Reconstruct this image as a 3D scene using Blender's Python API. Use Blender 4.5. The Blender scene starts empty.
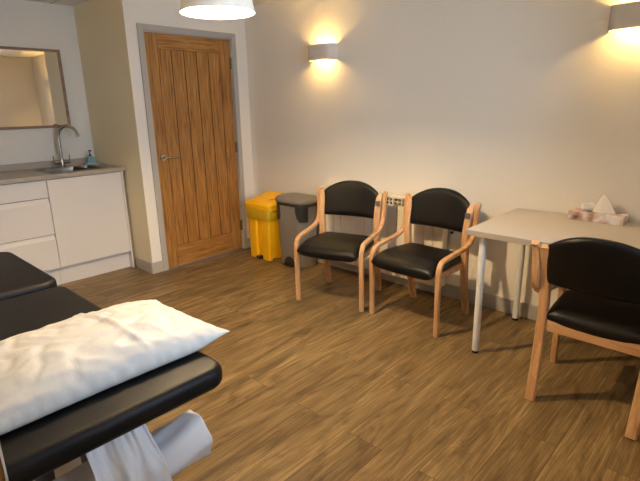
import bpy, bmesh, math, random
from mathutils import Vector, Matrix, noise
PI = math.pi
C = bpy.context.scene.collection
random.seed(4)

# ------------------------------------------------------------------ materials
def nt(name):
    m = bpy.data.materials.new(name); m.use_nodes = True
    t = m.node_tree; b = t.nodes['Principled BSDF']
    return m, t, b
def srgb(r, g, b):
    f = lambda c: (c/255/12.92) if c/255 <= .04045 else ((c/255+.055)/1.055)**2.4
    return (f(r), f(g), f(b), 1)
def mat(name, col, rough=.5, metal=0, spec=.5, bump=0, bscale=60, var=0, vscale=3, **kw):
    m, t, b = nt(name)
    b.inputs['Base Color'].default_value = col
    b.inputs['Roughness'].default_value = rough
    b.inputs['Metallic'].default_value = metal
    b.inputs['Specular IOR Level'].default_value = spec
    for k, v in kw.items(): b.inputs[k.replace('_', ' ')].default_value = v
    tc = t.nodes.new('ShaderNodeTexCoord')
    if var:
        n = t.nodes.new('ShaderNodeTexNoise'); n.inputs['Scale'].default_value = vscale; n.inputs['Detail'].default_value = 4
        t.links.new(tc.outputs['Object'], n.inputs['Vector'])
        mx = t.nodes.new('ShaderNodeMix'); mx.data_type = 'RGBA'
        mx.inputs['A'].default_value = [c*(1-var) for c in col[:3]]+[1]
        mx.inputs['B'].default_value = [min(1, c*(1+var)) for c in col[:3]]+[1]
        t.links.new(n.outputs['Fac'], mx.inputs['Factor']); t.links.new(mx.outputs['Result'], b.inputs['Base Color'])
    if bump:
        n = t.nodes.new('ShaderNodeTexNoise'); n.inputs['Scale'].default_value = bscale; n.inputs['Detail'].default_value = 5
        t.links.new(tc.outputs['Object'], n.inputs['Vector'])
        bp = t.nodes.new('ShaderNodeBump'); bp.inputs['Strength'].default_value = bump; bp.inputs['Distance'].default_value = .002
        t.links.new(n.outputs['Fac'], bp.inputs['Height']); t.links.new(bp.outputs['Normal'], b.inputs['Normal'])
    return m
def wood(name, c1, c2, c3, stretch, rough=.4, scale=1.0, bump=.08):
    """grain noise stretched along one axis; stretch = scale vector in object space"""
    m, t, b = nt(name)
    tc = t.nodes.new('ShaderNodeTexCoord'); mp = t.nodes.new('ShaderNodeMapping')
    mp.inputs['Scale'].default_value = stretch
    t.links.new(tc.outputs['Object'], mp.inputs['Vector'])
    n = t.nodes.new('ShaderNodeTexNoise'); n.inputs['Scale'].default_value = scale; n.inputs['Detail'].default_value = 8
    n.inputs['Roughness'].default_value = .62; n.inputs['Distortion'].default_value = .6
    t.links.new(mp.outputs['Vector'], n.inputs['Vector'])
    r = t.nodes.new('ShaderNodeValToRGB'); e = r.color_ramp.elements
    e[0].position = .32; e[0].color = c1; e[1].position = .7; e[1].color = c3
    k = r.color_ramp.elements.new(.5); k.color = c2
    t.links.new(n.outputs['Fac'], r.inputs['Fac']); t.links.new(r.outputs['Color'], b.inputs['Base Color'])
    b.inputs['Roughness'].default_value = rough
    bp = t.nodes.new('ShaderNodeBump'); bp.inputs['Strength'].default_value = bump; bp.inputs['Distance'].default_value = .001
    t.links.new(n.outputs['Fac'], bp.inputs['Height']); t.links.new(bp.outputs['Normal'], b.inputs['Normal'])
    return m
def emit(name, col, strength):
    m, t, b = nt(name)
    b.inputs['Base Color'].default_value = (.9, .9, .9, 1)
    b.inputs['Emission Color'].default_value = col; b.inputs['Emission Strength'].default_value = strength
    return m

def floor_material():
    m, t, b = nt('vinyl_oak_planks'); N = t.nodes; L = t.links
    tc = N.new('ShaderNodeTexCoord'); mp = N.new('ShaderNodeMapping')
    mp.inputs['Rotation'].default_value = (0, 0, PI/2); mp.inputs['Location'].default_value = (0.74, .010, 0)
    L.new(tc.outputs['Object'], mp.inputs['Vector'])
    br = N.new('ShaderNodeTexBrick'); br.offset = .41; br.offset_frequency = 2; br.squash = 1
    br.inputs['Color1'].default_value = (0, 0, 0, 1); br.inputs['Color2'].default_value = (1, 1, 1, 1); br.inputs['Mortar'].default_value = (.5, .5, .5, 1)
    br.inputs['Scale'].default_value = 1; br.inputs['Brick Width'].default_value = 1.22; br.inputs['Row Height'].default_value = .1775
    br.inputs['Mortar Size'].default_value = .0012; br.inputs['Mortar Smooth'].default_value = .3
    L.new(mp.outputs['Vector'], br.inputs['Vector'])
    # per-plank offset for the grain
    sp = N.new('ShaderNodeVectorMath'); sp.operation = 'SCALE'; sp.inputs['Scale'].default_value = 17
    L.new(br.outputs['Color'], sp.inputs[0])
    ad = N.new('ShaderNodeVectorMath'); ad.operation = 'ADD'
    L.new(mp.outputs['Vector'], ad.inputs[0]); L.new(sp.outputs['Vector'], ad.inputs[1])
    def grain(sx, sy, det, dist):
        q = N.new('ShaderNodeMapping'); q.inputs['Scale'].default_value = (sx, sy, 1); L.new(ad.outputs['Vector'], q.inputs['Vector'])
        n = N.new('ShaderNodeTexNoise'); n.inputs['Scale'].default_value = 1; n.inputs['Detail'].default_value = det
        n.inputs['Roughness'].default_value = .6; n.inputs['Distortion'].default_value = dist
        L.new(q.outputs['Vector'], n.inputs['Vector']); return n
    g1 = grain(1.1, 9, 8, 3.0); g2 = grain(4, 150, 5, .3); g3 = grain(2.6, 8, 4, 1.2)
    r = N.new('ShaderNodeValToRGB'); e = r.color_ramp.elements
    e[0].position = .33; e[0].color = srgb(86, 68, 40); e[1].position = .66; e[1].color = srgb(172, 147, 103)
    k = e.new(.5); k.color = srgb(131, 107, 69)
    mm = N.new('ShaderNodeMix'); mm.data_type = 'FLOAT'; mm.inputs['Factor'].default_value = .50
    L.new(g1.outputs['Fac'], mm.inputs['A']); L.new(g2.outputs['Fac'], mm.inputs['B'])
    L.new(mm.outputs['Result'], r.inputs['Fac'])
    # knots / darker smudges
    r3 = N.new('ShaderNodeValToRGB'); r3.color_ramp.elements[0].position = .33; r3.color_ramp.elements[0].color = (.45, .40, .36, 1)
    r3.color_ramp.elements[1].position = .49; r3.color_ramp.elements[1].color = (1, 1, 1, 1)
    L.new(g3.outputs['Fac'], r3.inputs['Fac'])
    m1 = N.new('ShaderNodeMix'); m1.data_type = 'RGBA'; m1.blend_type = 'MULTIPLY'; m1.inputs['Factor'].default_value = .8
    L.new(r.outputs['Color'], m1.inputs['A']); L.new(r3.outputs['Color'], m1.inputs['B'])
    # plank tint
    r2 = N.new('ShaderNodeValToRGB'); r2.color_ramp.elements[0].color = (.74, .72, .70, 1); r2.color_ramp.elements[1].color = (1.06, 1.05, 1.03, 1)
    L.new(br.outputs['Color'], r2.inputs['Fac'])
    m2 = N.new('ShaderNodeMix'); m2.data_type = 'RGBA'; m2.blend_type = 'MULTIPLY'; m2.inputs['Factor'].default_value = 1
    L.new(m1.outputs['Result'], m2.inputs['A']); L.new(r2.outputs['Color'], m2.inputs['B'])
    m3 = N.new('ShaderNodeMix'); m3.data_type = 'RGBA'; m3.inputs['B'].default_value = srgb(78, 54, 30)
    fm = N.new('ShaderNodeMath'); fm.operation = 'MULTIPLY'; fm.inputs[1].default_value = .95
    L.new(br.outputs['Fac'], fm.inputs[0]); L.new(fm.outputs[0], m3.inputs['Factor']); L.new(m2.outputs['Result'], m3.inputs['A'])
    L.new(m3.outputs['Result'], b.inputs['Base Color'])
    b.inputs['Roughness'].default_value = .42; b.inputs['Specular IOR Level'].default_value = .35
    bp = N.new('ShaderNodeBump'); bp.inputs['Strength'].default_value = .15; bp.inputs['Distance'].default_value = .001
    L.new(mm.outputs['Result'], bp.inputs['Height']); L.new(bp.outputs['Normal'], b.inputs['Normal'])
    return m

def marble_print():
    m, t, b = nt('tissue_box_print'); N = t.nodes; L = t.links
    tc = N.new('ShaderNodeTexCoord'); n = N.new('ShaderNodeTexNoise'); n.inputs['Scale'].default_value = 14; n.inputs['Detail'].default_value = 4
    L.new(tc.outputs['Object'], n.inputs['Vector'])
    r = N.new('ShaderNodeValToRGB'); e = r.color_ramp.elements
    e[0].position = .33; e[0].color = srgb(112, 66, 60); e[1].position = .62; e[1].color = srgb(236, 230, 230)
    k = e.new(.48); k.color = srgb(204, 172, 164)
    L.new(n.outputs['Fac'], r.inputs['Fac']); L.new(r.outputs['Color'], b.inputs['Base Color']); b.inputs['Roughness'].default_value = .45
    return m

def thin_glass():
    m, t, b = nt('window_glass'); N = t.nodes; L = t.links
    N.remove(b); tr = N.new('ShaderNodeBsdfTransparent'); gl = N.new('ShaderNodeBsdfGlossy'); gl.inputs['Roughness'].default_value = .02
    fr = N.new('ShaderNodeFresnel'); fr.inputs['IOR'].default_value = 1.45; mx = N.new('ShaderNodeMixShader')
    L.new(fr.outputs[0], mx.inputs[0]); L.new(tr.outputs[0], mx.inputs[1]); L.new(gl.outputs[0], mx.inputs[2])
    L.new(mx.outputs[0], N['Material Output'].inputs['Surface'])
    return m

M = dict(
 floor=floor_material(),
 wall=mat('wall_paint', srgb(238, 231, 219), .75, spec=.2, bump=.12, bscale=160, var=.015),
 wall_lamp_tint=mat('alcove_wall_lamplight_tint', srgb(240, 228, 198), .75, spec=.2, bump=.12, bscale=160, var=.015),  # wall paint with the warm lamplight on this side mixed into its colour
 ceil=mat('ceiling_paint', srgb(238, 233, 222), .85, spec=.2),
 trim=mat('grey_lilac_gloss_paint', srgb(176, 170, 162), .45, var=.02),
 oak=wood('oak_veneer', srgb(112, 74, 32), srgb(158, 110, 54), srgb(186, 138, 76), (1, 44, 2.2), .38, 1.6),
 oak_h=wood('oak_veneer_horizontal', srgb(112, 74, 32), srgb(158, 110, 54), srgb(186, 138, 76), (1, 2.6, 34), .38, 1.6),
 groove=mat('door_groove_shadow_gap', srgb(80, 48, 18), .8),
 chrome=mat('brushed_steel', srgb(170, 164, 156), .25, 1),
 steel=mat('sink_steel', srgb(118, 112, 104), .3, 1),
 kit=mat('kitchen_matt_white', srgb(222, 217, 212), .45, var=.01),
 kitgap=mat('kitchen_gap_dark', srgb(60, 55, 50), .8),
 worktop=mat('worktop_laminate', srgb(178, 164, 146), .4, var=.06, vscale=40),
 mirror=mat('mirror_silver', (.93, .93, .93, 1), .01, 1),
 mframe=wood('mirror_frame_wood', srgb(128, 98, 74), srgb(150, 118, 92), srgb(166, 134, 106), (20, 2, 20), .5),
 beech=wood('beech_laminate', srgb(176, 130, 88), srgb(200, 154, 108), srgb(216, 174, 128), (30, 30, 3), .38, 1.0),
 beech_x=wood('beech_rail', srgb(176, 130, 88), srgb(200, 154, 108), srgb(216, 174, 128), (3, 30, 30), .38, 1.0),
 vinyl=mat('black_vinyl', srgb(9, 8, 8), .42, spec=.25, bump=.15, bscale=220),
 cvinyl=mat('couch_black_vinyl', srgb(9, 9, 11), .5, spec=.24, bump=.12, bscale=260),
 grey=mat('grey_bin_plastic', srgb(124, 118, 112), .45, bump=.1, bscale=300),
 dgrey=mat('dark_grey_plastic', srgb(38, 37, 37), .5),
 black=mat('black_rubber', srgb(16, 16, 16), .6),
 yellow=mat('yellow_bin_plastic', srgb(250, 188, 16), .42, var=.03),
 ybag=mat('yellow_sack_film', srgb(205, 165, 30), .3, bump=.5, bscale=25, var=.12, vscale=14),
 white=mat('white_powder_coat', srgb(226, 226, 224), .35),
 rad=mat('radiator_enamel', srgb(236, 226, 204), .38),
 radgap=mat('radiator_gap', srgb(84, 74, 60), .7),
 tabletop=mat('table_top_laminate', srgb(188, 180, 169), .5, var=.03, vscale=20),
 tedge=mat('table_edge_band', srgb(158, 146, 132), .5),
 pillow=mat('disposable_pillow_cover', srgb(208, 206, 202), .5, spec=.3, bump=.35, bscale=55),
 paper=mat('couch_roll_paper', srgb(222, 221, 224), .8, spec=.2, bump=.6, bscale=45),
 tissue=mat('tissue_paper', srgb(240, 236, 228), .9, spec=.1, bump=.3, bscale=60),
 shade=mat('lampshade_white', srgb(228, 224, 216), .6),
 sconce=mat('sconce_plaster_white', srgb(216, 208, 198), .6),
 blue=mat('blue_soap_liquid', srgb(135, 168, 176), .2, spec=.6, Alpha=1.0),
 bluecloth=mat('pale_blue_dish', srgb(170, 205, 212), .5),
 print_=marble_print(),
 glass=thin_glass(),
 bulb=emit('pendant_bulb_glow', (1, .73, .42, 1), 1750),
 capsule=emit('sconce_bulb_glow', (1, .62, .19, 1), 500),
 taupe=mat('taupe_plastic', srgb(110, 98, 88), .5),
 greymetal=mat('grey_steel_frame', srgb(120, 120, 122), .35, .6),
)

# ------------------------------------------------------------------ helpers
def link(name, bm, m, parent=None, smooth=False, loc=None, angle=40):
    me = bpy.data.meshes.new(name)
    bmesh.ops.recalc_face_normals(bm, faces=bm.faces)
    bm.to_mesh(me); bm.free()
    mats = m if isinstance(m, (list, tuple)) else [m]
    for k in mats: me.materials.append(k)
    if smooth:
        for p in me.polygons: p.use_smooth = True
        me.set_sharp_from_angle(angle=math.radians(angle))
    o = bpy.data.objects.new(name, me); C.objects.link(o)
    if parent is not None: o.parent = parent
    if loc: o.location = loc
    return o
def thing(name, label, cat, loc=(0, 0, 0), rz=0, group=None):
    o = bpy.data.objects.new(name, None); C.objects.link(o); o.empty_display_size = .05
    o.location = loc; o.rotation_euler = (0, 0, rz); o['label'] = label; o['category'] = cat
    if group: o['group'] = group
    return o
def tag(o, label, cat, group=None):
    o['label'] = label; o['category'] = cat
    if group: o['group'] = group
    return o
def struct(o): o['kind'] = 'structure'; return o
def new(): return bmesh.new()
def box(bm, x0, x1, y0, y1, z0, z1, bev=0, seg=2, mi=0, mtx=None):
    vs = [bm.verts.new((x, y, z)) for x in (x0, x1) for y in (y0, y1) for z in (z0, z1)]
    fs = [bm.faces.new([vs[i] for i in q]) for q in ((0,1,3,2),(4,6,7,5),(0,4,5,1),(2,3,7,6),(0,2,6,4),(1,5,7,3))]
    for f in fs: f.material_index = mi
    if mtx: bmesh.ops.transform(bm, matrix=mtx, verts=vs)
    if bev:
        es = list({e for f in fs for e in f.edges})
        r = bmesh.ops.bevel(bm, geom=es, offset=bev, segments=seg, profile=.5, affect='EDGES')
        for f in r['faces']: f.material_index = mi
def rings(bm, rs, cap0=True, cap1=True, closed=True, mi=0):
    vr = [[bm.verts.new(p) for p in r] for r in rs]
    n = len(vr[0]); rng = n if closed else n-1
    for a, b in zip(vr, vr[1:]):
        for i in range(rng):
            f = bm.faces.new((a[i], a[(i+1) % n], b[(i+1) % n], b[i])); f.material_index = mi
    if closed and cap0: bm.faces.new(vr[0]).material_index = mi
    if closed and cap1: bm.faces.new(vr[-1][::-1]).material_index = mi
    return vr
def rrect(cx, cy, hx, hy, r, z, seg=6):
    r = max(.0005, min(r, hx-.0002, hy-.0002)); out = []
    for k, (sx, sy) in enumerate(((1, 1), (-1, 1), (-1, -1), (1, -1))):
        for i in range(seg+1):
            a = k*PI/2 + i*PI/2/seg
            out.append(Vector((cx+sx*(hx-r)+r*math.cos(a), cy+sy*(hy-r)+r*math.sin(a), z)))
    return out
def loft(bm, cx, cy, hx, hy, r, levels, seg=6, mi=0, cap0=True, cap1=True):
    """levels: (z, inset)"""
    return rings(bm, [rrect(cx, cy, hx-i, hy-i, max(.001, r-i), z, seg) for z, i in levels], cap0, cap1, mi=mi)
def roundpad(bm, cx, cy, hx, hy, r, z0, z1, e, seg=8, n=5):
    lv = [(z0+e-e*math.cos(a), e-e*math.sin(a)) for a in [k*PI/2/n for k in range(n+1)]]
    lv += [(z1-e+e*math.sin(a), e-e*math.cos(a)) for a in [k*PI/2/n for k in range(n+1)]]
    loft(bm, cx, cy, hx, hy, r, lv, seg)
def cyl(bm, p0, p1, r0, r1=None, n=20, mi=0, cap=True):
    p0, p1 = Vector(p0), Vector(p1); r1 = r0 if r1 is None else r1
    d = (p1-p0).normalized(); a = d.orthogonal().normalized(); b = d.cross(a)
    rr = [[p+(a*math.cos(2*PI*i/n)+b*math.sin(2*PI*i/n))*r for i in range(n)] for p, r in ((p0, r0), (p1, r1))]
    rings(bm, rr, cap, cap, mi=mi)
def tube(bm, pts, r, n=12, mi=0):
    pts = [Vector(p) for p in pts]; rs = []; a = None
    for i, p in enumerate(pts):
        d = (pts[min(i+1, len(pts)-1)]-pts[max(i-1, 0)]).normalized()
        a = d.orthogonal().normalized() if a is None else (a-d*a.dot(d)).normalized()
        b = d.cross(a); q = r(i/(len(pts)-1)) if callable(r) else r
        rs.append([p+(a*math.cos(2*PI*k/n)+b*math.sin(2*PI*k/n))*q for k in range(n)])
    rings(bm, rs, mi=mi)
def lathe(bm, cx, cy, prof, n=32, mi=0, cap0=False, cap1=False):
    rings(bm, [[Vector((cx+r*math.cos(2*PI*k/n), cy+r*math.sin(2*PI*k/n), z)) for k in range(n)] for r, z in prof], cap0, cap1, mi=mi)
def cr(pts, sub=6):
    pts = [Vector(p) for p in pts]; P = [2*pts[0]-pts[1]]+pts+[2*pts[-1]-pts[-2]]; out = []
    for i in range(1, len(P)-2):
        a, b, c, d = P[i-1:i+3]
        for k in range(sub):
            t = k/sub
            out.append(.5*((2*b)+(c-a)*t+(2*a-5*b+4*c-d)*t*t+(-a+3*b-3*c+d)*t**3))
    out.append(pts[-1]); return out
def strip(bm, path, x, w, th, bev=.005):
    """bent laminated strip: path of (y, z), centred on x, w wide in x, th thick"""
    P = cr([(0, y, z) for y, z in path], 6); rs = []
    for i, p in enumerate(P):
        d = (P[min(i+1, len(P)-1)]-P[max(i-1, 0)]).normalized(); nrm = Vector((0, -d.z, d.y))
        t = th(i/(len(P)-1)) if callable(th) else th
        h, g = w/2, t/2
        prof = [(-h+bev, -g), (h-bev, -g), (h, -g+bev), (h, g-bev), (h-bev, g), (-h+bev, g), (-h, g-bev), (-h, -g+bev)]
        xx = x(i/(len(P)-1)) if callable(x) else x
        rs.append([Vector((xx+a, 0, 0))+p+nrm*b for a, b in prof])
    rings(bm, rs)
def cushion(bm, P, t0, t1, nu=28, nv=24, pw=6):
    """closed padded sheet; P(u,v)->(point, normal) for u,v in [-1,1]; t0/t1 thickness to either side"""
    def g(s, t):
        vs = []
        for j in range(nv+1):
            row = []
            for i in range(nu+1):
                u = -math.cos(PI*i/nu); v = -math.cos(PI*j/nv)
                p, nn = P(u, v); k = (max(0, 1-abs(u)**pw)*max(0, 1-abs(v)**pw))**.5
                row.append(Vector(p)+Vector(nn)*(s*t*k))
            vs.append(row)
        return vs
    A, B = g(1, t1), g(-1, t0); va = [[bm.verts.new(p) for p in r] for r in A]; vb = []
    for j in range(nv+1):
        vb.append([va[j][i] if i in (0, nu) or j in (0, nv) else bm.verts.new(B[j][i]) for i in range(nu+1)])
    for j in range(nv):
        for i in range(nu):
            bm.faces.new((va[j][i], va[j][i+1], va[j+1][i+1], va[j+1][i]))
            bm.faces.new((vb[j][i], vb[j+1][i], vb[j+1][i+1], vb[j][i+1]))

# ------------------------------------------------------------------ room shell
H = 2.264; XF = 4.0; YL = -3.5; AX = -.889; AY = -1.175
b = new(); box(b, AX-.1, XF+.1, YL-.1, .1, -.1, 0); struct(link('floor', b, M['floor']))
b = new(); box(b, AX-.1, XF+.1, YL-.1, .1, H, H+.1); struct(link('ceiling', b, M['ceil']))
b = new(); box(b, 0, XF+.1, 0, .1, 0, H); struct(link('wall_right', b, M['wall']))
D0, D1, DH = -.1825, -1.028, 1.984
b = new()
box(b, -.1, 0, D0+.02, .1, 0, H); box(b, -.1, 0, AY+.002, D1-.02, 0, H); box(b, -.1, 0, D1-.02, D0+.02, DH+.02, H)
struct(link('wall_front', b, M['wall']))
b = new(); box(b, AX-.1, -.1, AY, AY+.1, 0, H); box(b, -.1, -.0004, AY, AY+.002, 0, H); struct(link('wall_alcove_side', b, M['wall_lamp_tint']))
b = new(); box(b, AX-.1, AX, YL-.1, AY, 0, H); struct(link('wall_alcove_back', b, M['wall']))
b = new(); box(b, AX, XF+.1, YL-.1, YL, 0, H); struct(link('wall_left', b, M['wall']))
WY0, WY1, WZ0, WZ1 = -2.45, -.85, .95, 2.05
b = new()
box(b, XF, XF+.1, YL, WY0, 0, H); box(b, XF, XF+.1, WY1, 0, 0, H)
box(b, XF, XF+.1, WY0, WY1, 0, WZ0); box(b, XF, XF+.1, WY0, WY1, WZ1, H)
struct(link('wall_back', b, M['wall']))
def skirt(name, x0, x1, y0, y1):
    b = new(); box(b, x0, x1, y0, y1, 0, .1, .004, 2); struct(link(name, b, M['trim']))
skirt('baseboard_right', .002, XF, -.016, 0)
skirt('baseboard_front', 0, .016, D0+.052, -.016)
skirt('baseboard_pillar', 0, .016, AY-.016, D1-.055)
skirt('baseboard_alcove', -.272, 0, AY-.016, AY)
skirt('baseboard_back', XF-.016, XF, YL, -.016)
skirt('baseboard_left', .2, 2.75, YL, YL+.016)
# ceiling panel joint over the alcove
b = new(); box(b, AX, 0.02, -1.369, -1.363, H-.004, H+.001); struct(link('trim_1', b, M['trim']))

# window behind the camera (source of the cool daylight)
w = thing('window_1', 'x', 'x', (XF, 0, 0)); del w['label'], w['category']; struct(w)
b = new()
for (y0, y1, z0, z1) in ((WY0, WY1, WZ0, WZ0+.06), (WY0, WY1, WZ1-.06, WZ1), (WY0, WY0+.06, WZ0+.06, WZ1-.06), (WY1-.06, WY1, WZ0+.06, WZ1-.06), ((WY0+WY1)/2-.035, (WY0+WY1)/2+.035, WZ0+.06, WZ1-.06)):
    box(b, .02, .08, y0, y1, z0, z1, .004)
link('window_frame', b, M['white'], w)
b = new(); box(b, .045, .051, WY0+.05, WY1-.05, WZ0+.05, WZ1-.05); link('pane', b, M['glass'], w)
b = new(); box(b, -.06, .02, WY0-.04, WY1+.04, WZ0-.03, WZ0-.001, .004); link('window_sill', b, M['white'], w)

# door
d = thing('door_1', 'x', 'x', (0, 0, 0)); del d['label'], d['category']; struct(d)
xf = -.012   # door face
b = new(); box(b, -.05, xf-.004, D1+.003, D0-.003, .004, DH-.003); link('leaf_core', b, M['groove'], d)
sL, sR, zt, zb = -.914, -.303, 1.86, .195
for nm, a in (('stile', (D1+.003, sL-.0015, .004, DH-.003)), ('stile', (sR+.0015, D0-.003, .004, DH-.003))):
    b = new(); box(b, -.045, xf, a[0], a[1], a[2], a[3], .002, 1); link(nm, b, M['oak'], d)
for z0, z1 in ((zt+.0015, DH-.003), (.004, zb-.0015)):
    b = new(); box(b, -.045, xf, sL+.0005, sR-.0005, z0, z1, .002, 1); link('rail', b, M['oak_h'], d)
pw = (sR-sL)/5
for i in range(5):
    b = new(); box(b, -.045, xf-.003, sL+i*pw+.002, sL+(i+1)*pw-.002, zb, zt, .003, 1); link('board', b, M['oak'], d)
b = new()   # lining + architrave
box(b, -.1, .0, D0, D0+.02, 0, DH+.02); box(b, -.1, .0, D1-.02, D1, 0, DH+.02); box(b, -.1, 0, D1, D0, DH, DH+.02)
box(b, 0, .016, D0+.004, D0+.052, 0, DH+.052, .003); box(b, 0, .016, D1-.055, D1-.004, 0, DH+.052, .003); box(b, 0, .016, D1-.004, D0+.004, DH+.004, DH+.052, .003)
link('door_frame', b, M['trim'], d)
b = new()
cyl(b, (xf, -.966, .985), (xf+.01, -.966, .985), .026, n=28); cyl(b, (xf+.008, -.966, .985), (xf+.05, -.966, .985), .0095)
tube(b, cr([(xf+.045, -.972, .985), (xf+.052, -.955, .985), (xf+.052, -.90, .985), (xf+.05, -.832, .984)], 5), .0095)
link('door_handle', b, M['chrome'], d, True)
for z in (1.78, 1.02, .25):
    b = new(); cyl(b, (.004, D0+.002, z-.05), (.004, D0+.002, z+.05), .0055, n=10); box(b, xf, .003, D0-.012, D0+.002, z-.05, z+.05); link('hinge', b, M['chrome'], d, True)

# ------------------------------------------------------------------ kitchen run
KX = -.30; KR = -1.198; KM = -1.813; KL = -2.413
def kcab(y0, y1, doors, label, name):
    t = thing(name, label, 'cabinet', (KX, (y0+y1)/2, 0), 0, None); cy = (y0+y1)/2
    b = new(); box(b, -.585, -.022, y0+.001-cy, y1-.001-cy, .15, .882 if y1 < -1.7 else .76)
    if y1 > -1.7: box(b, -.05, -.022, y0+.001-cy, y1-.001-cy, .76, .882)
    link('carcass', b, M['kit'], t)
    b = new(); box(b, -.07, -.05, y0+.001-cy, y1-.001-cy, 0, .15); link('plinth', b, M['kit'], t)
    b = new(); box(b, -.022, -.018, y0+.002-cy, y1-.002-cy, .157, .874); link('shadow_gap', b, M['kitgap'], t)
    for (nm, z0, z1, lip) in doors:
        b = new(); a0, a1 = y0+.002-cy, y1-.002-cy
        if lip:   # scooped handle-less top edge
            prof = [(-.018, z0), (0, z0), (0, z1-.036), (-.016, z1-.002), (-.018, z1)]
            rings(b, [[Vector((x, y, z)) for x, z in prof] for y in (a0, a1)])
        else: box(b, -.018, 0, a0, a1, z0, z1, .0015, 1)
        link(nm, b, M['kit'], t)
    return t
kcab(KM, KR-.016, [('door', .157, .872, False)], 'white handleless sink base cabinet with one wide door beside the alcove wall', 'sink_cabinet')
kcab(KL, KM, [('drawer', .735, .872, False), ('drawer', .440, .729, True), ('drawer', .157, .434, True)], 'white handleless kitchen cabinet with three drawers left of the sink cabinet', 'drawer_cabinet')
b = new(); box(b, KX-.585, KX+.001, KR-.0155, KR, 0, .882, .001, 1)
tag(link('end_panel', b, M['kit']), 'tall narrow white end panel closing the right side of the kitchen cabinets', 'panel')
# worktop with sink cut-out
SX0, SX1, SY0, SY1 = -.735, -.375, -1.745, -1.305
t = thing('worktop', 'beige grey laminate kitchen worktop with low upstand over the white cabinets', 'worktop', (AX, -1.8, 0))
b = new()
for a in ((AX, SX0, YL+1.05, AY), (SX1, KX+.022, YL+1.05, AY), (SX0, SX1, YL+1.05, SY0), (SX0, SX1, SY1, AY)):
    box(b, a[0]-AX+.001, a[1]-AX, a[2]+1.8, a[3]+1.8-.001, .884, .910)
link('slab', b, M['worktop'], t)
b = new(); box(b, .001, .018, YL+1.05+1.8, AY+1.8-.001, .910, .965, .002, 1); link('upstand', b, M['worktop'], t)
# sink
t = thing('kitchen_sink', 'stainless steel one and a half bowl sink set in the worktop', 'sink', ((SX0+SX1)/2, (SY0+SY1)/2, .91))
hx, hy = (SX1-SX0)/2, (SY1-SY0)/2
b = new()
bowls = ((0, -.055, hx-.012, .150), (0, .158, hx-.03, .050))
# rim as a frame: outer ring to bowl rings
box(b, -hx-.012, hx+.012, -hy-.012, bowls[0][1]-bowls[0][3], .0002, .003); box(b, -hx-.012, hx+.012, bowls[0][1]+bowls[0][3], bowls[1][1]-bowls[1][3], .0002, .003)
box(b, -hx-.012, hx+.012, bowls[1][1]+bowls[1][3], hy+.012, .0002, .003)
for (cx, cy, ax, ay) in bowls:
    box(b, -hx-.012, cx-ax, cy-ay, cy+ay, .0002, .003); box(b, cx+ax, hx+.012, cy-ay, cy+ay, .0002, .003)
link('rim', b, M['steel'], t)
for (cx, cy, ax, ay) in bowls:
    b = new(); loft(b, cx, cy, ax+.001, ay+.001, .03, [(.001, 0), (-.01, .002), (-.1, .008), (-.125, .02), (-.13, .04)], 5, cap0=False)
    cyl(b, (cx, cy, -.1295), (cx, cy, -.127), .022)
    link('bowl', b, M['steel'], t, True)
# tap
TX, TY = -.80, -1.50
t = thing('mixer_tap', 'tall brushed steel swan neck mixer tap with two side levers behind the sink', 'tap', (TX, TY, .9105))
b = new(); lathe(b, 0, 0, [(0, 0), (.027, 0), (.027, .008), (.019, .014), (.018, .06), (.013, .075), (.012, .085)], 20)
cyl(b, (0, -.055, .042), (0, .055, .042), .017); link('tap_body', b, M['chrome'], t, True)
b = new(); dv = Vector((.62, .78, 0)); R_ = .082
pts = [Vector((0, 0, .07)), Vector((0, 0, .16)), Vector((0, 0, .235))]
for k in range(1, 10):
    a = PI-k*PI*.97/9; pts.append(Vector((0, 0, .245))+dv*(R_+R_*math.cos(a))+Vector((0, 0, R_*1.3*math.sin(a))))
tube(b, cr(pts, 3), .0135, 14); link('spout', b, M['chrome'], t, True)
for s in (-1, 1):
    b = new(); cyl(b, (0, s*.05, .042), (0, s*.066, .042), .0165); tube(b, [(0, s*.062, .05), (.0, s*.066, .075), (.004, s*.068, .10)], .0045, 8)
    link('lever', b, M['chrome'], t, True)
# soap + dish
b = new(); loft(b, 0, 0, .045, .066, .02, [(0, .004), (.004, 0), (.012, 0), (.012, .004), (.008, .008)], 5)
tag(link('soap_dish', b, M['bluecloth'], None, True, (-.800, -1.250, .9102)), 'pale blue shallow dish on the worktop right of the tap', 'dish')
t = thing('soap_bottle', 'small blue pump bottle of hand soap on the pale blue dish', 'bottle', (-.800, -1.250, .9187))
b = new(); loft(b, 0, 0, .022, .032, .016, [(0, .003), (.004, 0), (.045, .001), (.060, .008), (.066, .014)], 5); link('bottle_body', b, M['blue'], t, True)
b = new(); cyl(b, (0, 0, .064), (0, 0, .082), .010); cyl(b, (0, 0, .082), (0, 0, .11), .004); box(b, -.008, .03, -.008, .008, .108, .118, .003); link('pump', b, M['dgrey'], t, True)
# mirror
MY0, MY1, MZ0, MZ1 = -2.25, -1.352, 1.246, 1.897
t = thing('wall_mirror', 'rectangular mirror in a thin brown wood frame above the kitchen sink', 'mirror', (AX, (MY0+MY1)/2, MZ0))
cy = (MY0+MY1)/2; hh = MZ1-MZ0; hw = (MY1-MY0)/2; fw = .022
b = new()
for a in ((-hw, hw, 0, fw), (-hw, hw, hh-fw, hh), (-hw, -hw+fw, fw, hh-fw), (hw-fw, hw, fw, hh-fw)): box(b, .001, .024, a[0], a[1], a[2], a[3], .002, 1)
link('mirror_frame', b, M['mframe'], t)
b = new(); box(b, .003, .014, -hw+fw-.003, hw-fw+.003, fw-.003, hh-fw+.003); link('mirror_glass', b, M['mirror'], t)

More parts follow.
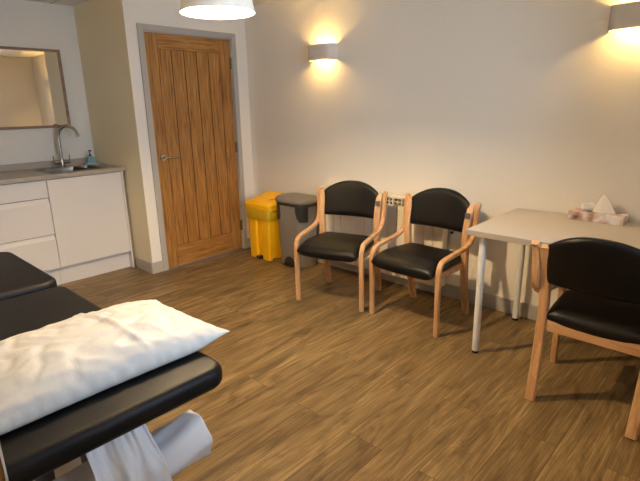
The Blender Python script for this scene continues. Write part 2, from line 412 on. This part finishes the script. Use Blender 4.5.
# ------------------------------------------------------------------ lamps
def sconce(x, label):
    t = thing('wall_light', label, 'wall light', (x, 0, 1.741), 0, 'up and down wall lights')
    W, D, h, th = .132, .10, .120, .006; b = new()
    def prof(w, dd, z):
        out = []
        for k in range(25):
            a = PI*k/24; c, s = math.cos(a), math.sin(a)
            out.append(Vector((math.copysign(abs(c)**.55, c)*w, -.001-dd*abs(s)**.55, z)))
        return out
    o0, o1, i1, i0 = prof(W, D, 0), prof(W, D, h), prof(W-th, D-th, h), prof(W-th, D-th, 0)
    rings(b, [o0, o1, i1, i0, prof(W, D, 0)], closed=False)
    bmesh.ops.remove_doubles(b, verts=b.verts, dist=.0001)
    link('shade', b, M['sconce'], t, True)
    b = new(); box(b, -.05, .05, -.012, -.001, .02, .10, .003); box(b, -.012, .012, -.05, -.012, .05, .068, .002); link('bracket', b, M['white'], t)
    b = new(); cyl(b, (-.03, -.055, .06), (.03, -.055, .06), .0085, n=12); link('bulb', b, M['capsule'], t, True)
    return t
sconce(1.0, 'white curved up and down wall light above the chairs, nearer the door')
fill_sconce = sconce(1.0, 'added white curved wall light, unseen on the opposite wall, brightening the kitchen side')  # extra lamp out of view, added to lift the dim kitchen and alcove
fill_sconce.location = (1.0, YL, 1.741); fill_sconce.rotation_euler = (0, 0, PI); fill_sconce['group'] = 'added unseen wall lights'
sconce(3.192, 'white curved up and down wall light above the white table, cut by frame edge')
PX, PY, PZ, PR = 1.945, -1.731, 1.787, .161
t = thing('pendant_lamp', 'large white drum pendant lamp hanging from the ceiling before the door', 'lamp', (PX, PY, PZ))
b = new(); lathe(b, 0, 0, [(PR, 0), (PR-.010, .05), (PR-.042, .19), (PR-.046, .192), (PR-.048, .19), (PR-.0135, .05), (PR-.003, 0.0005), (PR, 0)], 64); link('lamp_shade', b, M['shade'], t, True, angle=60)
b = new()
for k in range(3):
    a = 2*PI*k/3; cyl(b, (.018*math.cos(a), .018*math.sin(a), .185), ((PR-.045)*math.cos(a), (PR-.045)*math.sin(a), .188), .0025, n=6)
lathe(b, 0, 0, [(0, .24), (.018, .24), (.02, .235), (.02, .15), (.016, .145), (0, .145)], 20); link('lamp_holder', b, M['white'], t, True)
b = new(); prof = [(.001, .05)]+[(.032*math.sin(a), .082-.032*math.cos(a)) for a in [k*PI/12 for k in range(1, 9)]]+[(.014, .125), (.013, .146)]
lathe(b, 0, 0, prof, 24, cap0=True, cap1=True); link('bulb', b, M['bulb'], t, True)
b = new(); cyl(b, (0, 0, .238), (0, 0, H-PZ-.03), .003, n=8); link('cord', b, M['white'], t)
b = new(); lathe(b, 0, 0, [(0, H-PZ-.04), (.03, H-PZ-.035), (.045, H-PZ-.002), (0, H-PZ-.001)], 24); link('ceiling_rose', b, M['white'], t, True)

# ------------------------------------------------------------------ radiator + socket
RX0, RX1 = .985, 2.185; n = 15; rw = (RX1-RX0)/n
t = thing('radiator', 'cream slatted panel radiator on the wall behind the two waiting chairs', 'radiator', ((RX0+RX1)/2, 0, 0))
cx = (RX0+RX1)/2
b = new(); box(b, RX0-cx+.006, RX1-cx-.006, -.062, -.02, .10, .695); link('radiator_core', b, M['radgap'], t)
for x in (RX0-cx, RX1-cx-.006):
    b = new(); box(b, x, x+.006, -.080, -.018, .09, .705, .002, 1); link('end_cap', b, M['rad'], t)
for x in (RX0-cx+.1, RX1-cx-.1):
    b = new(); box(b, x-.02, x+.02, -.025, -.001, .2, .6); link('wall_bracket', b, M['white'], t)
for i in range(n):
    x = RX0-cx+rw*(i+.5); b = new()
    box(b, x-rw/2+.002, x+rw/2-.002, -.086, -.060, .085, .652, .005, 2)
    box(b, x-rw/2+.001, x+rw/2-.001, -.086, -.016, .702, .722, .005, 2)   # top lip
    box(b, x-rw/2+.001, x+rw/2-.001, -.080, -.070, .674, .681, .002, 1)   # louvre
    box(b, x-.007, x+.007, -.084, -.030, .648, .704, .003, 2)             # web between the two openings
    box(b, x-rw/2+.001, x-rw/2+.006, -.084, -.030, .648, .704, .001, 1)
    link('radiator_fin', b, M['rad'], t)
t = thing('wall_socket', 'white wall socket with a dark plug at the right end of the radiator', 'socket', (2.218, 0, .43))
b = new(); box(b, -.028, .042, -.011, -.001, -.0, .09, .004); link('socket_plate', b, M['white'], t)
b = new(); cyl(b, (0, -.011, .068), (0, -.03, .068), .010, n=16); link('plug', b, M['dgrey'], t, True)

# ------------------------------------------------------------------ chairs
def make_chair(label, loc, rz):
    t = thing('waiting_chair', label, 'chair', loc, rz, 'waiting room chairs')
    A = [(-.205, .002), (-.205, .15), (-.207, .30), (-.209, .390), (-.204, .434), (-.182, .466), (-.140, .481), (-.07, .489), (.01, .497), (.085, .509), (.138, .530), (.170, .568), (.184, .63), (.188, .705), (.196, .75), (.212, .776)]
    Bp = [(.235, .002), (.205, .12), (.178, .25), (.160, .38), (.152, .48), (.152, .58), (.166, .67), (.187, .735), (.202, .764)]
    for s in (-1, 1):
        b = new(); strip(b, A, (lambda k: s*(.2530+.017*max(0, k-.35)/.65)), .032, .026); link('arm_frame', b, M['beech'], t, True, angle=30)
        b = new(); strip(b, Bp, (lambda k: s*(.2125+.0195*k)), .044, lambda k: .028+.012*math.sin(PI*k)); link('leg', b, M['beech'], t, True, angle=30)
    # seat rails
    b = new(); box(b, -.200, .200, .145, .170, .345, .402, .004); link('rear_rail', b, M['beech_x'], t)
    b = new(); box(b, -.205, .205, -.150, -.126, .345, .370, .004); link('front_rail', b, M['beech_x'], t)
    for s in (-1, 1):
        b = new(); box(b, s*.215-.012, s*.215+.012, -.150, .143, .350, .385, .004); link('side_rail', b, M['beech'], t)
    def S(u, v):
        # seat: v from -1 (front) to 1 (back)
        x = u*(.236-.026*(v+1)/2)*(1-.04*v*v*abs(v)); y = -.042+.220*v*(1-.04*u*u)
        z = .418-.004*v-.030*max(0, -v-.45)/.55+.004*(u*u)
        return (x, y-.0*u, z), (0, 0, 1)
    b = new(); cushion(b, S, .050, .042, 34, 30, 10); link('seat', b, M['vinyl'], t, True, angle=80)
    def K(u, v):
        x = u*.224; k = (v+1)/2
        top = .843-.080*abs(u)**2.3; zz = .580+(top-.580)*k
        y = .162+.05*((zz-.6)/.25)+.0+.030*(1-u*u)
        nn = Vector((.28*u, -1, .2)).normalized()
        return (x, y, zz), nn
    b = new(); cushion(b, K, .020, .032, 28, 24, 9); link('backrest', b, M['vinyl'], t, True, angle=80)
    b = new(); box(b, .216, .246, .136, .150, .685, .720, .001, 1); link('bracket', b, M['greymetal'], t)
    return t
def chair_at(fl, fr, label, make=True):
    """front feet centres on the floor"""
    fl, fr = Vector(fl), Vector(fr); d = (fr-fl).normalized(); rz = math.atan2(d.y, d.x)
    mid = (fl+fr)/2; off = Vector((-d.y, d.x))*.205
    return mid+off, rz
p, rz = chair_at((1.40, -.775), (1.885, -.64), None)
ch = make_chair('beech chair with black vinyl seat and back, nearer the grey bin', (p.x, p.y, 0), rz)
def dup(root, loc, rz, label):
    r = root.copy(); C.objects.link(r); r.location = loc; r.rotation_euler = (0, 0, rz); r['label'] = label
    for c in list(root.children):
        k = c.copy(); C.objects.link(k); k.parent = r
    return r
p, rz = chair_at((1.962, -.650), (2.472, -.640), None)
dup(ch, (p.x+.012, p.y+.012, 0), rz-.055, 'beech armchair with black vinyl pads facing out, beside the table corner')
# chair at the table: turned round, rear feet towards the camera
rl, rr = Vector((3.145, -.885)), Vector((3.575, -.885)); mid = (rl+rr)/2
dup(ch, (mid.x+.006, mid.y+.184, 0), PI-.01, 'beech and black chair seen from behind, pushed up to the white table')

# ------------------------------------------------------------------ table + tissues
t = thing('side_table', 'plain white rectangular table on round white legs against the wall', 'table', (3.266, -.374, 0))
b = new(); box(b, -.6, .6, -.354, .354, .702, .734, .002, 1, 0)
for f in b.faces:
    if abs(f.normal.z) < .5: f.material_index = 1
o = link('tabletop', b, [M['tabletop'], M['tedge']], t)
for p in o.data.polygons: p.material_index = 0 if abs(p.normal.z) > .5 else 1
for sx in (-1, 1):
    for sy, yy in ((-1, -.291), (1, .291)):
        b = new(); cyl(b, (sx*.526, yy, .015), (sx*.526, yy, .698), .0195, n=24); box(b, sx*.526-.035, sx*.526+.035, yy-.035, yy+.035, .698, .702)
        lg = link('leg', b, M['white'], t, True)
        b = new(); cyl(b, (sx*.526, yy, .0), (sx*.526, yy, .016), .018, n=20); link('foot', b, M['black'], lg)
t = thing('tissue_box', 'pink and grey patterned tissue box with tissues sticking out, on the table', 'tissue box', (3.146, -.088, .734), -.04)
b = new(); box(b, -.141, .141, -.062, .062, 0, .048, .0015, 1); link('carton', b, M['print_'], t)
b = new()
ring = [Vector((.085*math.cos(a), .022*math.sin(a), .0484)) for a in [2*PI*k/24 for k in range(24)]]
b.faces.new([b.verts.new(p) for p in ring]); link('slot', b, M['dgrey'], t)
def tissue(cx, w, h, seed, peak):
    b = new(); R = 10; S = 28; vr = []
    for j in range(R+1):
        k = j/R; row = []
        for i in range(S):
            a = 2*PI*i/S; r = (1-k)**(.8)
            p = Vector((cx+peak*k+math.cos(a)*w*r*(1+.15*math.sin(5*a+seed)), math.sin(a)*.016*(r+.25*(1-k))*(1+.6*math.sin(3*a+seed)), .044+h*k))
            p += .004*k*noise.noise_vector(p*60+Vector((seed, 0, 0)))
            row.append(b.verts.new(p))
        vr.append(row)
    for A_, B_ in zip(vr, vr[1:]):
        for i in range(S): b.faces.new((A_[i], A_[(i+1) % S], B_[(i+1) % S], B_[i]))
    return b
link('tissue', tissue(.022, .058, .106, 1, -.008), M['tissue'], t, True, angle=50)
b = new(); 
def T2(u, v):
    p = Vector((-.055+u*.042, .012+.012*math.sin(3*u), .044+.052*(v+1)/2*(1-.35*u*u))); return p+.006*noise.noise_vector(p*45), (0, -1, .2)
cushion(b, T2, .012, .014, 16, 12, 3); link('tissue', b, M['tissue'], t, True, angle=60)

# ------------------------------------------------------------------ bins
t = thing('clinical_waste_bin', 'bright yellow plastic pedal bin with yellow sack, in the corner by the door', 'bin', (.385, -.155, 0), .0)
b = new()
hx, hy = .155, .125
loft(b, 0, 0, hx, hy, .03, [(0.012, .022), (.10, .018), (.455, .004), (.46, .004)], 5)
for s in (-1, 1):   # protruding front columns
    rings(b, [rrect(s*.088, -hy+.012+.006, .058-i, .024, .015, z, 4) for z, i in ((0, .008), (.1, .005), (.40, 0), (.41, .003))])
box(b, -.13, .13, -.02, hy-.012, .0, .013)
link('bin_body', b, M['yellow'], t, True, angle=35)
b = new(); loft(b, 0, -.006, hx+.010, hy+.018, .035, [(.385, .004), (.395, 0), (.43, -.001), (.485, .001), (.49, .004)], 6)
for v in b.verts:
    q = .006*noise.noise(v.co*22); v.co.x += q; v.co.y += q; v.co.z += q*1.4 if v.co.z < .42 else 0
link('sack', b, M['ybag'], t, True, angle=60)
b = new(); loft(b, 0, -.004, hx+.022, hy+.022, .04, [(.475, .004), (.48, 0), (.525, .0), (.54, .012), (.556, .05), (.56, .07)], 6)
# raised hinged flap / grip
pr = [(-.10, .556), (-.075, .572), (.03, .592), (.095, .612), (.098, .600), (.05, .556)]
rings(b, [[Vector((x, y, z)) for y, z in pr] for x in (-.095, .115)])
link('bin_lid', b, M['yellow'], t, True, angle=30)
b = new(); box(b, -.028, .028, -.155, -.10, .008, .028, .004); link('pedal', b, M['dgrey'], t)

t = thing('pedal_bin', 'grey plastic pedal bin with rounded lid, between yellow bin and chair', 'bin', (.772, -.146, 0), .0)
b = new(); loft(b, 0, 0, .180, .128, .085, [(0, .026), (.012, .020), (.12, .016), (.46, .004), (.565, .002)], 8)
link('bin_body', b, M['grey'], t, True, angle=50)
b = new(); loft(b, 0, 0, .184, .131, .088, [(.548, .006), (.553, 0), (.578, 0), (.582, .004)], 8); link('collar', b, M['dgrey'], t, True, angle=50)
b = new(); loft(b, 0, -.002, .196, .141, .105, [(.576, .006), (.582, 0), (.604, 0), (.618, .008), (.626, .03), (.630, .07)], 10); link('bin_lid', b, M['grey'], t, True, angle=50)
for s in (-1, 1):   # dark handle recess wrapping each front corner
    for z0, z1, xa in ((.50, .55, .085), (.455, .50, .105), (.42, .455, .125)): pass
    b = new(); rs = []
    for z, xa in ((.55, .088), (.50, .100), (.45, .118), (.42, .135)):
        ring = [p for p in rrect(0, 0, .1815, .1295, .085, z, 24) if p.y < -.02 and s*p.x > 0]
        ring.sort(key=lambda p: math.atan2(p.y, s*p.x)); a0 = -math.acos(min(1, xa/.19)) ; a1 = math.atan2(-.05, .18); a0 = a0*(1.0 if s > 0 else 1.25)
        out = []
        for k in range(9):
            a = a0*.9+(a1-a0*.9)*k/8
            q = min(ring, key=lambda p: abs(math.atan2(p.y, s*p.x)-a)); out.append(Vector((q.x, q.y, z)))
        rs.append([Vector((q.x*.93, q.y*.93, q.z)) for q in out[::-1]]+out)
    rings(b, rs); link('side_handle', b, M['dgrey'], t, True, angle=40)
b = new(); pr = [Vector((.07*math.cos(a), 0, .004+.085*math.sin(a))) for a in [PI*k/14 for k in range(15)]]
rings(b, [[p+Vector((0, y, 0)) for p in pr] for y in (-.119, -.09)]); link('pedal_recess', b, M['dgrey'], t)
b = new(); pr = [Vector((.078*math.cos(a), 0, .004+.098*math.sin(a))) for a in [PI*k/14 for k in range(15)]]
rings(b, [[p+Vector((0, y, 0)) for p in pr] for y in (-.116, -.09)]); link('recess_surround', b, M['grey'], t)
b = new(); box(b, -.055, .055, -.145, -.10, .006, .024, .005); link('pedal', b, M['black'], t)

# ------------------------------------------------------------------ treatment couch
CY0, CY1 = -3.02, -2.412; cy = (CY0+CY1)/2; cx = 1.85
t = thing('treatment_couch', 'black padded treatment couch on a white steel frame at the lower left', 'treatment couch', (cx, cy, 0))
hw = (CY1-CY0)/2
for x0, x1, y1, z0, z1, rr in ((.94, 1.655, -2.440, .622, .692, .075), (1.685, 2.19, -2.440, .612, .680, .05), (2.205, 2.775, -2.388, .612, .680, .055)):
    b = new(); roundpad(b, (x0+x1)/2-cx, (y1+CY0)/2-cy, (x1-x0)/2, (y1-CY0)/2, rr, z0, z1, .025); link('cushion', b, M['cvinyl'], t, True, angle=60)
b = new()
for s in (-1, 1):
    box(b, .98-cx, 2.66-cx, s*.20-.02, s*.20+.02, .575, .616, .004)
for x in (1.02, 1.60, 1.72, 2.62): box(b, x-.02-cx, x+.02-cx, -.2, .2, .58, .614, .004)
link('frame', b, M['white'], t)
b = new(); box(b, 1.35-cx, 2.38-cx, -.215, .215, .09, .47, .012, 2); box(b, 1.6-cx, 2.1-cx, -.12, .12, .46, .58, .01); link('base_cover', b, M['white'], t, True)
b = new()
for s in (-1, 1): box(b, 1.10-cx, 2.55-cx, s*.26-.025, s*.26+.025, .045, .09, .006)
for x in (1.12, 2.5): box(b, x-.025-cx, x+.025-cx, -.26, .26, .045, .09, .006)
link('base_frame', b, M['white'], t)
for sx in (1.14, 2.51):
    for sy in (-.26, .26): 
        b = new(); cyl(b, (sx-cx, sy, 0), (sx-cx, sy, .046), .03); link('foot', b, M['black'], t, True)
b = new(); tube(b, cr([(2.46-cx, .055, .575), (2.47-cx, .045, .50), (2.48-cx, .02, .43), (2.48-cx, .01, .36)], 4), lambda k: .02+.012*math.sin(PI*k)); link('lift_arm', b, M['taupe'], t, True)
# roll holder arms under the head end
b = new(); box(b, 2.555-cx, 2.565-cx, .105, .150, .42, .60, .003); box(b, 2.555-cx, 2.565-cx, -.150, -.105, .42, .60, .003); box(b, 2.56-cx, 2.66-cx, .12, .135, .405, .425, .003); box(b, 2.56-cx, 2.66-cx, -.135, -.12, .405, .425, .003)
cyl(b, (2.655-cx, -.29, .415), (2.655-cx, .29, .415), .009, n=12)
box(b, 2.63-cx, 2.68-cx, -.29, .29, .598, .606)
link('roll_holder', b, M['greymetal'], t, True, angle=40)

# paper roll on the holder
t = thing('paper_roll', 'loosely wound white paper couch roll hanging under the head end of the couch', 'paper roll', (2.655, -2.442, .415))
def P(k, a, R0):
    y = -.50*k; r = R0*(1+.10*math.sin(2*a+3*k)+.05*math.sin(7*a+9*k))
    p = Vector((math.cos(a)*r*.95, y, math.sin(a)*r-.0))
    return p+.010*noise.noise_vector(Vector((p.x*9, y*9, p.z*9)))
b = new(); rs = []
R0 = .078
for k in range(31):
    kk = k/30; rs.append([P(kk, 2*PI*i/40, R0*(1-.25*math.exp(-((kk-.42)/.10)**2))) for i in range(40)])
vr = rings(b, rs, False, False)
# wound end faces with a hollow core
for kk in (0, 1):
    o_ = vr[0] if kk == 0 else vr[-1]; prev = o_
    for rr in (.055, .04, .022):
        cur = [b.verts.new((math.cos(2*PI*i/40)*rr, (-.004 if kk == 0 else -.496), math.sin(2*PI*i/40)*rr)) for i in range(40)]
        for i in range(40): b.faces.new((prev[i], prev[(i+1) % 40], cur[(i+1) % 40], cur[i]))
        prev = cur
link('roll', b, M['paper'], t, True, angle=60)
# loose tail: gathered under the couch, then falling in folds
b = new(); vr = []
for j in range(31):
    k = j/30; row = []
    for i in range(41):
        u = i/40*2-1
        wid = .075+.08*k**1.3
        y = -.262+u*wid; z = .185-.40*k
        x = .028+.075*math.sin(PI*min(.8, k*1.3))+.012*math.sin(5*u+5*k)+.030*noise.noise(Vector((u*2.1+k*1.5, k*2.4-u*.8, 4)))+.014*abs(noise.noise(Vector((u*4.5, k*5, 9))))
        p = Vector((x, y, z)); p += .012*noise.noise_vector(p*11); row.append(b.verts.new(p))
    vr.append(row)
for A_, B_ in zip(vr, vr[1:]):
    for i in range(40): b.faces.new((A_[i], A_[i+1], B_[i+1], B_[i]))
o = link('loose_sheet', b, M['paper'], t, True, angle=80)
sm = o.modifiers.new('thickness', 'SOLIDIFY'); sm.thickness = .0015

# pillow
b = new()
PXc, PYc, PHX, PHY = 2.450, -2.665, .226, .360
def PL(u, v, top):
    # pinched cushion: edges pull in between pointed corners
    x = u*PHX*(1-.10*(1-u*u)*0-.07*(1-v*v)*0) ; y = v*PHY
    x -= math.copysign(.030*(1-v*v)**1*abs(u)**2, u)*.6; y -= math.copysign(.035*(1-u*u)*abs(v)**2, v)
    e = (max(0, 1-abs(u)**2.6)*max(0, 1-abs(v)**3.2))**.55
    base = .704+.016*max(0, v-.70)/.30*(.5+.5*u)
    if top: z = base+.086*e*(1-.10*max(0,-u))
    else: z = base-.019*min(1, e*3)*(1 if v < .8 else 1-(v-.8)/.2*.9)
    p = Vector((x, y, 0))
    wr = noise.noise(Vector((u*3.1, v*4.3, 2.0)))*.004*e - (1-min(1, 5*abs(noise.noise(Vector((u*2.2+v*1.2, v*2.6-u, 7))))))*.006*e + (1-min(1, 6*abs(noise.noise(Vector((u*3.3-v*1.6, v*3.1+u, 3))))))*.005*e
    wr += .004*math.sin(22*(u*.55+v)+5*noise.noise(Vector((u*2, v*2, 1))))*max(0, abs(u)-.45)*(1-abs(u))*4*e
    # diagonal seam ridge across the cover
    dd = v-.22-.10*u; wr += .010*math.exp(-(dd/.022)**2)*e
    if top: z += wr
    ex = (1-e)**3*.007*noise.noise(Vector((u*9, v*14, 5)))
    return Vector((PXc+x+ex, PYc+y, z+ex))
nu, nv = 60, 90; va = []; vb = []
for j in range(nv+1):
    ra = []
    for i in range(nu+1):
        u = -math.cos(PI*i/nu)*.999 if False else -1+2*i/nu; v = -1+2*j/nv
        u = math.sin(u*PI/2)*.35+u*.65; v = math.sin(v*PI/2)*.35+v*.65
        ra.append((u, v))
    va.append([b.verts.new(PL(u, v, True)) for u, v in ra]); vb.append(ra)
vc = [[va[j][i] if i in (0, nu) or j in (0, nv) else b.verts.new(PL(*vb[j][i], False)) for i in range(nu+1)] for j in range(nv+1)]
for j in range(nv):
    for i in range(nu):
        b.faces.new((va[j][i], va[j][i+1], va[j+1][i+1], va[j+1][i])); b.faces.new((vc[j][i], vc[j+1][i], vc[j+1][i+1], vc[j][i+1]))
tag(link('pillow', b, M['pillow'], None, True, angle=180), 'white pillow in a creased disposable cover lying across the black couch', 'pillow')

# cabinet whose edge shows at the lower left
t = thing('wooden_cabinet', 'brown wood cabinet with a pale edge strip at the lower left corner', 'cabinet', (2.95, -3.25, 0))
b = new(); box(b, -.14, .148, -.248, .239, 0, 1.05); link('cabinet_body', b, M['oak'], t)
b = new(); box(b, -.14, .150, .2395, .2425, 0, 1.05); link('edge_strip', b, M['white'], t)

# ------------------------------------------------------------------ daylight + camera
wd = bpy.data.worlds.new('daylight'); bpy.context.scene.world = wd; wd.use_nodes = True
bg = wd.node_tree.nodes['Background']; bg.inputs['Color'].default_value = (.60, .78, 1, 1); bg.inputs['Strength'].default_value = 8.0
l = bpy.data.lights.new('window_portal', 'AREA'); l.shape = 'RECTANGLE'; l.size = WY1-WY0; l.size_y = WZ1-WZ0; l.cycles.is_portal = True
lo = bpy.data.objects.new('window_portal', l); C.objects.link(lo); lo.location = (XF+.09, (WY0+WY1)/2, (WZ0+WZ1)/2); lo.rotation_euler = (PI/2, 0, PI/2)

cam = bpy.data.cameras.new('camera'); co = bpy.data.objects.new('camera', cam); C.objects.link(co)
f, yaw, pitch, roll = 487.53, 2.3244, -.2704, -.0195
fw = Vector((math.cos(pitch)*math.cos(yaw), math.cos(pitch)*math.sin(yaw), math.sin(pitch)))
r = Vector((math.sin(yaw), -math.cos(yaw), 0)); u = r.cross(fw)
c, s = math.cos(roll), math.sin(roll); r2 = c*r+s*u; u2 = -s*r+c*u
mtx = Matrix((r2, u2, -fw)).transposed().to_4x4(); mtx.translation = Vector((3.8345, -3.1242, 1.3923))
co.matrix_world = mtx; cam.sensor_width = 36; cam.lens = f*36/640; cam.clip_start = .02
sc = bpy.context.scene; sc.camera = co
sc.view_settings.view_transform = 'Standard'; sc.view_settings.look = 'None'; sc.view_settings.exposure = .66; sc.view_settings.gamma = 1
sc.view_settings.use_curve_mapping = False
